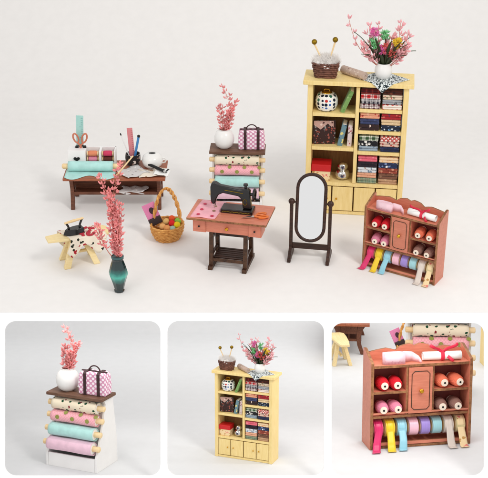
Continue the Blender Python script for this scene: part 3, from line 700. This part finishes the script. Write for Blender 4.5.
# ------------------------------------------------------------------ wicker basket
def wicker(F, where, goods=True):
    o = thing('wicker_basket', 'honey wicker basket with looped handle, %s' % where, 'basket', F, 'honey wicker baskets')
    m = MB()
    for k in range(9):
        z = .012+k*.018; r = .125+.042*math.sin(min(1, k/7)*PI/2); pts = []
        for i in range(72):
            t = 2*PI*i/72; q = r+.005*math.sin(18*t+k*PI); pts.append((q*math.cos(t), q*math.sin(t)*.92, z+.002*math.sin(5*t+k)))
        m.tube(pts, .0105, 6, closed=True)
    m.cyl(.12, .012, 24); m.build('woven_body', 'wicker', o)
    m = MB()
    for ph in (0, PI):
        pts = []
        for i in range(49):
            t = PI*i/48; c_, s_ = math.cos(t), math.sin(t)
            x = .135*c_*(1-.25*s_); z = .13+.40*(s_**.8 if s_ > 0 else 0); tw = i*.8+ph
            pts.append((x+.011*math.cos(tw), .02+.011*math.sin(tw)*1.0, z+.006*math.cos(tw)))
        m.tube(pts, .011, 7)
    m.build('handle', 'wicker', o, mw=None)
    o.children[-1].matrix_local = RZ(50)
    if not goods: return o
    for (x, y, z, r, c_, nm) in ((-.04, -.085, .165, .034, (238, 178, 112), 'peach'), (.005, -.11, .16, .033, (232, 160, 96), 'apricot'), (.05, -.05, .185, .033, (226, 40, 44), 'red'), (.1, -.06, .17, .036, (246, 214, 40), 'yellow'), (.06, -.11, .155, .03, (170, 196, 176), 'grey green'), (.105, .01, .18, .034, (150, 204, 84), 'lime green'), (.045, .03, .2, .032, (240, 96, 50), 'orange'), (-.01, .0, .18, .034, (232, 190, 120), 'sand')):
        b = MB(); b.ball((0, 0, 0), r, 16); b = b.build('yarn_ball', thr(c_), None, F @ T(x, y, z), ang=180)
        tag(b, '%s yarn ball in the wicker basket, %s' % (nm, where), 'yarn ball', 'yarn balls')
    b = thing('printed_card', 'pink card with dark oval sticking out of wicker basket, %s' % where, 'card', F @ T(-.11, .02, .16) @ RZ(10) @ RY(-22) @ RX(-12), 'pink cards')
    MB().box((0, 0, .125), (.13, .012, .17)).build('card', col((222, 130, 172)), b, bev=.002)
    MB().lathe([(.0, 0), (.026, 0), (.024, .004), (0, .005)], 18, T(.01, -.007, .13) @ RX(90) @ Matrix.Diagonal((1, 1.4, 1, 1))).build('dark_oval', col((58, 30, 40)), b)
    MB().box((0, -.012, .02), (.13, .03, .075)).build('dark_bundle', col((52, 36, 36)), b, bev=.008)
    return o

# ================================================================== MAIN TABLEAU
M0 = 'in the large display'
def onplane(px, py, z):
    X = (px-244)/FPX; Y = -(py-239)/FPX
    r = Vector((X, Y*math.sin(TH)+math.cos(TH), Y*math.cos(TH)-math.sin(TH))); t = (z-CAM.z)/r.z; return CAM+r*t
# bookcase
bookcase(F0 @ T(1.148, .69, 0) @ RZ(-7.5), 'tall pale yellow bookcase full of cloths, behind the oval mirror', 'large bookcase')
# ribbon cabinet
a = R(-33.6); fx, fyy = (1.128+1.755)/2, (-.548-.964)/2
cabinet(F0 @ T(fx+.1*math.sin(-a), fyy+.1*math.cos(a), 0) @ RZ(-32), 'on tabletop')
# rack
rack(F0 @ T(-.065, .80, 0) @ RZ(-3) @ SC(.96), 'behind sewing machine')

# desk and what lies on it
DX, DY = -1.345, .86
desk(F0 @ T(DX, DY, 0), 'back left of the tabletop')
DZ = .386
FD = F0
# mint cloth flat on the desk
def mint_sheet(u, v):
    x = -1.86+u*.52; z = DZ+.004+.008*math.sin(u*8)*max(0, .6-v)
    y = .86-v*(.225+.05*math.sin(u*9.5)); return (x, y, z)
m = MB(); m.sheet(mint_sheet, 26, 12); tag(m.build('mint_cloth', 'mint', None, solid=.004), 'flat mint cloth spread under the roll on the desk', 'cloth')
b = thing('fabric_roll', 'mint fabric roll lying before the white spool box on desk', 'fabric roll', F0 @ T(-1.60, .80, DZ+.060), 'fabric rolls')
MB().lathe([(.02, -.3), (.028, -.29), (.028, .29), (.02, .3)], 18, RY(90)).build('core', 'core', b)
m = MB(); m.sheet(lambda u, v: ((v-.5)*.47, (.051-.003*u)*math.cos(u*7+1), (.051-.003*u)*math.sin(u*7+1)), 40, 10); m.build('cloth', 'mint', b, solid=.004)
MB().cyl(.044, .46, 20, T(-.23, 0, 0) @ RY(90)).build('inner_layers', 'mint', b)
# white spool box
X = F0 @ T(-1.60, .95, DZ) @ Matrix.Diagonal((1, 1, .77, 1))
b = thing('spool_box', 'white box with black heart and two spool windows on desk', 'box', X)
bw, bh = .50, .245
MB().box((0, .0, .012), (bw, .15, .02)).build('bottom', 'white', b)
MB().box((0, .07, bh/2), (bw, .012, bh)).build('back', 'white', b)
MB().prism([(-.075, .03), (.063, .03), (.063, bh), (-.04, bh)], -.25, -.062, 'yz').build('drawer_block', 'white', b, bev=.004)
MB().box((.245, 0, bh/2), (.012, .15, bh)).build('side', 'white', b)
MB().box((.092, 0, bh/2), (.022, .14, bh-.01)).build('partition', 'white', b)
MB().box((.09, -.068, .055), (.30, .012, .07)).build('front_rail', 'white', b)
hp = [(16*math.sin(t)**3, 13*math.cos(t)-5*math.cos(2*t)-2*math.cos(3*t)-math.cos(4*t)) for t in [2*PI*i/36 for i in range(36)]]
MB().prism([(-.155+x*.0021, .135+z*.0021) for x, z in hp], -.070, -.058).build('heart', 'black', b)  # black inlay stands in for the shade inside a heart cutout
m = MB()
for i in range(12): m.box((-.04+i*.024, -.0755, .07), (.004, .002, .012))
m.build('tick_marks', col((120, 150, 150)), b)
for i, (x, z, c_, nm) in enumerate(((.01, .19, (244, 152, 112), 'orange'), (.01, .115, (246, 156, 182), 'pink'), (.168, .19, (224, 72, 108), 'crimson'), (.168, .115, (112, 60, 52), 'brown'))):
    s = thing('thread_spool', '%s thread spool in the white heart box on the desk' % nm, 'thread spool', X @ T(x, -.01, z), 'thread spools in the heart box')
    MB().lathe([(.03, -.045), (.038, -.03), (.038, .03), (.03, .045)], 18, RY(90)).build('thread', thr(c_), s)
    for sx in (-1, 1): MB().cyl(.03, .012, 16, T(sx*.055-.006, 0, 0) @ RY(90)).build('flange', 'core', s)
# ruler and scissors in the box
b = thing('mint_ruler', 'upright mint ruler behind the copper-handled scissors', 'ruler', F0 @ T(-1.745, 1.045, DZ) @ RY(3), 'rulers')
MB().box((0, 0, .265), (.075, .007, .53)).build('blade', 'rulermint', b, bev=.001)
m = MB()
for i in range(20): m.box((.022-(.008 if i % 5 == 0 else 0), -.0045, .06+i*.023), (.02+(.014 if i % 5 == 0 else 0), .002, .003))
m.build('tick_marks', col((84, 132, 130)), b)
b = thing('scissors', 'copper-handled scissors standing in the white box on desk', 'scissors', F0 @ T(-1.72, .985, DZ+.145), 'scissors')
m = MB()
for sx in (-1, 1):
    m.tube([(sx*(.045+.026*math.cos(t)*1.0+.012*math.sin(t)), 0, .155+.05*math.sin(t)) for t in [2*PI*i/20 for i in range(20)]], .009, 7, closed=True)
    m.tube([(sx*.035, 0, .108), (0, 0, .07), (-sx*.012, 0, .02)], .010, 7)
m.build('handles', 'terracotta', b)
MB().prism([(-.022, .06), (.022, .06), (.008, -.13), (-.008, -.13)], -.004, .004).build('blades', 'silver', b)
MB().box((0, .012, .02), (.115, .03, .09)).build('pouch', 'black', b, bev=.006)
# cup with tools
X = F0 @ T(-1.175, .985, DZ)
b = thing('pencil_cup', 'black cup with white spots holding a pink ruler on desk', 'cup', X)
MB().lathe([(0, 0), (.06, 0), (.076, .03), (.082, .08), (.078, .125), (.07, .125), (.07, .05), (0, .02)], 24).build('body', fabric('spotted_black', 'floral', (36, 30, 30), (216, 200, 190), (130, 96, 84), 1.3, .4), b)
for nm, lb, cat, bx, tx, tz, r, mt, tip in (('pencil', 'blue pencil with black tip in the spotted cup', 'pencil', .01, .075, .34, .013, 'blue', 'black'), ('brush', 'thin white brush with black tip in the spotted cup', 'brush', -.02, -.12, .36, .006, 'white', 'black')):
    p = thing(nm, lb, cat, X @ T(bx, 0, .04)); v = Vector((tx-bx, -.01, tz-.04))
    MB().tube([(0, 0, 0), v*.92], r, 8).build('shaft', mt, p)
    MB().tube([v*.92, v*.97, v], [r*1.1, r*1.3, r*.5], 8).build('tip', tip, p)
b = thing('pink_ruler', 'pink ruler standing in the black spotted cup', 'ruler', X @ T(-.004, .015, .03) @ RY(-3), 'rulers')
MB().box((0, 0, .19), (.058, .007, .38)).build('blade', 'rulerpink', b, bev=.001)
m = MB()
for i in range(15): m.box((.018, -.0045, .04+i*.022), (.015, .002, .0025))
m.build('tick_marks', col((170, 86, 96)), b)
# white jar
b = thing('round_jar', 'round white jar with handle and black slot on the desk', 'jar', F0 @ T(-.965, .93, DZ))
MB().lathe([(0, 0), (.07, 0), (.1, .03), (.112, .075), (.1, .12), (.065, .147), (.03, .152), (0, .152)], 28).build('body', 'ceramic', b)
MB().lathe([(.0, .150), (.028, .150), (.03, .156), (0, .157)], 18, Matrix.Diagonal((1.2, .7, 1, 1))).build('slot', 'black', b)
MB().tube([(.1, 0, .1), (.122, 0, .1), (.138, 0, .088), (.142, 0, .068), (.132, 0, .05), (.1, 0, .042)], .008, 8).build('handle', 'ceramic', b)
# papers
def paper(name, label, cx, cy, w, h, rz, mat, z, cat='paper', wav=.006):
    m = MB(); m.sheet(lambda u, v: ((u-.5)*w, (v-.5)*h+.012*math.sin(u*11), wav*(1+math.sin(u*7+v*5+cx*9))), 14, 8)
    tag(m.build(name, mat, None, F0 @ T(cx, cy, z) @ RZ(rz), solid=.002), label, cat, 'papers on the desk')
paper('pattern_sheet', 'brown printed pattern sheet under the black pen', -.95, .74, .30, .2, 8, 'pattern', DZ+.008)
paper('pattern_sheet', 'grey lacy paper lying on the desk before the spotted cup', -1.16, .76, .26, .24, 38, 'lacewhite', DZ+.012)
paper('pattern_sheet', 'white paper with ink marks overhanging right desk corner', -.85, .72, .16, .16, -12, 'paper', DZ+.022)
for x, y in ((-.84, .77), (-.8, .74), (-.81, .70), (-.79, .765)):
    m = MB(); m.lathe([(0, 0), (.011, 0), (.012, .002), (.009, .005), (0, .004)], 12)
    tag(m.build('button', 'black', None, T(x, y, DZ+.036)), 'tiny black button on the white paper at desk corner', 'button', 'tiny black buttons')
b = thing('black_pen', 'thick black pen lying slantwise on the pattern sheet', 'pen', F0 @ T(-.91, .77, DZ+.045) @ RZ(-38) )
MB().tube([(-.11, 0, .02), (.1, 0, 0)], .016, 10).build('barrel', 'black', b)
MB().tube([(.1, 0, 0), (.125, 0, -.002)], [.012, .005], 8).build('nib', 'silver', b)
p0 = onplane(116, 176, DZ+.03); p1 = onplane(133, 156, DZ+.17)
b = thing('wooden_stick', 'pale wooden stick leaning against the spotted cup', 'stick', T(*p0)); MB().tube([(0, 0, 0), (p1-p0)], [.009, .007], 8).build('shaft', 'core', b)
# lace under the desk
m = MB()
def ls(u, v):
    x = -1.30+u*.27; 
    if v < .5: return (x+.03*math.sin(v*8), .84-v*.26, .20+.006*math.sin(u*14))
    return (x+.03*math.sin(v*8), .706-.01*math.sin(u*12), .20-(v-.5)*.05*(1+.4*math.sin(u*9)))
m.sheet(ls, 26, 16); tag(m.build('lace_cloth', 'lacewhite', None, solid=.003), 'grey white lace on the lower shelf of desk', 'cloth')

# ironing board, basket
sleeve_board(F0 @ T(-1.585, -.47, 0) @ RZ(22), 'front left of tabletop')
wicker(F0 @ T(-.765, .03, 0) @ SC(1.0), 'on tabletop beside the desk')

# teal vase with sprigs
VX = F0 @ T(-1.145, -1.05, 0)
b = thing('teal_vase', 'faceted dark teal glass vase at the front of tabletop', 'vase', VX)
MB().lathe([(0, 0), (.046, 0), (.05, .012), (.043, .022), (.06, .09), (.086, .175), (.086, .2), (.068, .27), (.05, .325), (.056, .338), (.052, .35), (.045, .35), (.04, .32), (.06, .2), (0, .04)], 10).build('body', 'teal', b, smooth=False)
MB().lathe([(.05, .346), (.058, .35), (.058, .362), (.05, .366), (.046, .358)], 24).build('lip', col((60, 96, 96), .2), b)
for bx, tx, ty, tz, bn, n, t0 in ((0, .06, .05, 1.25, -.06, 40, .1), (.005, -.12, .02, 1.15, .05, 38, .12), (-.005, .045, -.03, .90, .01, 40, .08), (.0, -.045, .0, .99, -.005, 40, .08), (-.01, -.16, -.02, .68, -.03, 18, .4), (0, .0, .04, .84, .0, 36, .1)):
    sprig(VX, (bx, 0, .3), (tx, ty, tz), 'coral pink sprig standing in the faceted teal vase', 'coral sprigs in the teal vase', n, bn, .038, .018, 'pinkflower', .025, t0)

# ------------------------------------------------------------------ sewing table
SX = F0 @ T(-.12, -.51, 0) @ RZ(-13)
o = thing('sewing_table', 'salmon topped sewing table on dark stand, tabletop centre', 'table', SX)
TZ = .545; E_ = ['salmon', 'salmon_edge']
MB().box((0, 0, TZ-.011), (.76, .42, .022), edge=1).build('table_top', E_, o, bev=.002)
MB().box((0, -.163, TZ-.085), (.40, .016, .12), edge=1).build('apron', E_, o)
for sx in (-1, 1):
    dd = MB().box((sx*.265, -.09, TZ-.088), (.125, .17, .13)).build('drawer_box', 'salmon', o, bev=.003)
    MB().box((sx*.265, -.178, TZ-.088), (.112, .005, .118)).build('drawer_front', 'salmon', dd, bev=.001)
    knob(dd, (sx*.265, -.18, TZ-.088), .009, mat='black')
knob(o, (.0, -.171, TZ-.09), .016)
for sx in (-1, 1):
    x = sx*.165; D_ = ['dark', 'dark_edge']
    MB().box((x, 0, .02), (.044, .37, .04), edge=1).build('foot', D_, o, bev=.003)
    MB().prism([(-.15, .034), (-.115, .034), (-.075, TZ-.024), (-.115, TZ-.024)], x-.019, x+.019, 'yz', edge=1).build('leg', D_, o, bev=.002)
    MB().prism([(.115, .034), (.15, .034), (.115, TZ-.024), (.075, TZ-.024)], x-.019, x+.019, 'yz', edge=1).build('leg', D_, o, bev=.002)
    MB().box((x, 0, .30), (.02, .2, .024)).build('side_rail', 'dark', o)
    MB().box((x, 0, .13), (.02, .23, .02)).build('side_rail', 'dark', o)
MB().box((0, .0, .32), (.3, .016, .06)).build('cross_rail', 'dark', o, bev=.002)
m = MB()
for k in range(6): m.box((0, -.1+k*.038, .105), (.296, .022, .012))
m.box((-.14, 0, .093), (.016, .22, .012)); m.box((.14, 0, .093), (.016, .22, .012))
m.build('treadle', 'dark', o, bev=.002)
MB().box((0, -.132, .092), (.3, .014, .03)).build('front_rail', 'dark_edge', o, bev=.002)
# dotted cloth
m = MB(); m.sheet(lambda u, v: (-.33+u*.24-.02*v, .19-v*.375, TZ+.004+.003*math.sin(u*9+v*4)), 12, 12)
c = tag(m.build('dotted_cloth', 'pinkdotpaper', None, SX, solid=.003), 'pink cloth with crimson dots beneath sewing machine needle', 'cloth')
for x, y, c_ in ((-.28, .1, (206, 40, 78)), (-.17, .07, (150, 120, 90)), (-.28, -.02, (206, 40, 78)), (-.16, -.03, (150, 110, 84)), (-.285, -.13, (206, 40, 78)), (-.15, -.14, (206, 40, 78)), (-.22, .15, (206, 40, 78))):
    m = MB(); m.lathe([(.017, 0), (.016, .002), (0, .003)], 12, T(x, y, TZ+.009)); m.build('printed_dot', col(c_), c)
# sewing machine
MX = SX @ T(.03, .03, TZ+.001) @ SC(.93)
b = thing('sewing_machine', 'black old fashioned hand wheel sewing machine on table', 'sewing machine', MX)
MB().box((.03, 0, .022), (.33, .15, .044)).build('base', 'iron', b, bev=.008, seg=3)
MB().prism([(-.245, .09), (-.225, .06), (-.2, .07), (-.19, .12), (-.165, .17), (-.12, .195), (.04, .175), (.075, .14), (.085, .044), (.175, .044), (.165, .12), (.16, .24), (.13, .265), (.09, .262), (.05, .25), (-.15, .275), (-.2, .305), (-.235, .3), (-.25, .25), (-.25, .15)], -.032, .032).build('arm', 'iron', b, bev=.018, seg=4, ang=60)
MB().cyl(.004, .09, 8, T(-.215, 0, -.0)).build('needle', 'silver', b)
MB().box((-.215, 0, .04), (.03, .02, .008)).build('presser_foot', 'silver', b)
MB().cyl(.012, .05, 10, T(-.213, 0, .04)).build('needle_bar', 'silver', b)
MB().lathe([(.014, 0), (.014, .028), (.024, .032), (.022, .05), (.0, .053)], 14, T(.11, 0, .26)).build('spool_pin', 'iron', b)
m = MB(); m.tube([(.2, .055*math.cos(t), .2+.055*math.sin(t)) for t in [2*PI*i/28 for i in range(28)]], .012, 8, closed=True)
for k in range(3): m.tube([(.2, -.05*math.cos(k*PI/3), .2-.05*math.sin(k*PI/3)), (.2, .05*math.cos(k*PI/3), .2+.05*math.sin(k*PI/3))], .006, 6)
m.cyl(.016, .07, 12, T(.15, 0, .2) @ RY(90)); m.build('hand_wheel', 'iron', b)
MB().tube([(.2, 0, .15), (.245, 0, .15), (.25, 0, .15)], [.01, .012, .008], 8).build('crank_handle', 'iron', b)
m = MB(); m.tube([(-.1, -.034, .235), (0, -.0345, .225), (.09, -.034, .215)], .003, 5); m.tube([(.11+.022*math.cos(t), -.034, .12+.03*math.sin(t)) for t in [2*PI*i/16 for i in range(16)]], .003, 5, closed=True)
m.tube([(-.12+i*.022, -.076, .016+.006*(i % 2)) for i in range(14)], .0022, 5); m.build('gold_trim', 'brass', b)
# orange scissors
b = thing('scissors', 'orange-handled scissors lying beside the sewing machine', 'scissors', SX @ T(.28, -.05, TZ+.014) @ RZ(28), 'scissors')
m = MB()
for sx in (-1, 1):
    m.tube([(.03+.045*math.cos(t), sx*(.036+.02*math.sin(t)), 0) for t in [2*PI*i/20 for i in range(20)]], .0085, 7, closed=True)
    m.tube([(-.01, sx*.028, 0), (-.05, 0, 0)], .009, 7)
m.build('handles', 'orange', b); MB().prism([(-.05, -.014), (-.05, .014), (-.16, .004), (-.16, -.004)], -.004, .004, 'xy').build('blades', 'silver', b)

# ------------------------------------------------------------------ mirror
X = F0 @ T(.635, -.40, 0) @ RZ(-10)
o = thing('cheval_mirror', 'oblong standing mirror in dark frame, right of sewing table', 'mirror', X)
for sx in (-1, 1):
    MB().box((sx*.185, 0, .02), (.034, .28, .04)).build('foot', 'dark', o, bev=.006)
    MB().prism([(-.13, .04), (-.05, .10), (-.018, .12), (.018, .12), (.05, .10), (.13, .04)], sx*.185-.015, sx*.185+.015, 'yz').build('foot_bracket', 'dark', o, bev=.003)
    MB().box((sx*.185, 0, .33), (.032, .034, .5)).build('post', 'dark', o, bev=.004)
    MB().ball((sx*.185, 0, .59), (.032, .03, .032), 12).build('finial', 'dark', o)
    MB().cyl(.009, .04, 10, T(sx*.16-.02, 0, .585) @ RY(90)).build('pivot', 'dark', o)
MB().box((0, 0, .125), (.34, .026, .055)).build('cross_rail', 'dark', o, bev=.004)
def stad(w, h, z0, n=14): return [(x, z+z0) for x, z in arc(0, h-w, w, 0, 180, n)+arc(0, -(h-w), w, 180, 360, n)]
TL = T(0, 0, .535) @ RX(-11)
fr = MB(); fr.tube([(x, 0, z) for x, z in stad(.133, .325, 0)], .0165, 10, TL, closed=True); fr = fr.build('frame', 'dark', o)
MB().prism(stad(.126, .318, 0), -.005, .004, X=TL).build('glass', 'mirror', fr)

# ================================================================== BEHIND THE LEFT OPENING
yaw = -24.3
rack(FN @ T(-1.587, .385, 0) @ RZ(yaw) @ T(0, .195, 0) @ SC(1.0), 'bottom left opening', fs=.82)
# ================================================================== BEHIND THE MIDDLE OPENING
bookcase(FN @ T(-.0075, .606, 0) @ RZ(-22.3) @ SC(.578) @ T(0, .15, 0), 'small pale yellow bookcase full of cloths in bottom middle opening', 'small bookcase')
# ================================================================== BEHIND THE RIGHT OPENING
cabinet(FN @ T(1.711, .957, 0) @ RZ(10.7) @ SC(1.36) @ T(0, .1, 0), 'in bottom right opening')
rack(FN @ T(2.17, 2.75, 0) @ RZ(-3) @ SC(1.27), 'bottom right opening', items=False)
desk(FN @ T(1.36, 4.75, 0) @ RZ(84) @ SC(1.05), 'far behind the bottom right opening')
sleeve_board(FN @ T(1.17, 3.9, 0) @ RZ(97), 'behind bottom right opening', iron=False)
wicker(FN @ T(2.05, 4.1, 0) @ SC(1.0), 'behind bottom right opening')
bookcase(FN @ T(3.39, 3.8, 0) @ RZ(4), 'pale yellow bookcase edge at right of bottom right opening', '', fill=False)

# ------------------------------------------------------------------ light
w = bpy.data.worlds.new('World'); S.world = w; w.use_nodes = True
w.node_tree.nodes['Background'].inputs[0].default_value = (.985, .985, .985, 1)
w.node_tree.nodes['Background'].inputs[1].default_value = .84
def area(name, loc, target, sx, sy, e, c=(1, 1, 1), F=F0):
    l = bpy.data.lights.new(name, 'AREA'); l.shape = 'RECTANGLE'; l.size = sx; l.size_y = sy; l.energy = e; l.color = c
    o = bpy.data.objects.new(name, l); COL.objects.link(o)
    p = F @ Vector(loc); t = F @ Vector(target); o.location = p; o.rotation_euler = (t-p).to_track_quat('-Z', 'Y').to_euler()
area('key_softbox', (4.5, -6, 9), (0, -.2, .3), 2.1, 2.1, 400, (1, .985, .96))
area('fill_softbox', (-6, -8, 7), (0, 0, .3), 5, 5, 150, (1, .99, .98))
# unseen fill lights added under the tabletop to brighten behind the openings
for x, e in ((-1.46, 5.5), (.02, 1.8), (1.45, 10)):
    area('added_fill_front', (x, -.645, -10.40), (x, -2.0, -11.5), 1.3, .11, e, (1, 1, 1), CM)
area('added_fill_middle', (-1.5, 1.45, 1.72), (-1.5, 1.6, 0), 3.0, 1.3, 7, (1, 1, 1), FN)
area('added_fill_middle', (2.0, 1.45, 1.72), (2.0, 1.6, 0), 1.8, 1.3, 14, (1, 1, 1), FN)
area('added_fill_back', (-1.3, 3.9, 2.15), (-1.3, 5.0, 0), 5.6, 2.0, 43, (1, 1, 1), FN)
area('added_fill_back', (3.0, 3.7, 2.1), (3.0, 4.6, 0), 3.2, 2.0, 46, (1, 1, 1), FN)
S.view_settings.view_transform = 'Standard'; S.view_settings.look = 'None'; S.view_settings.exposure = 0; S.view_settings.gamma = 1
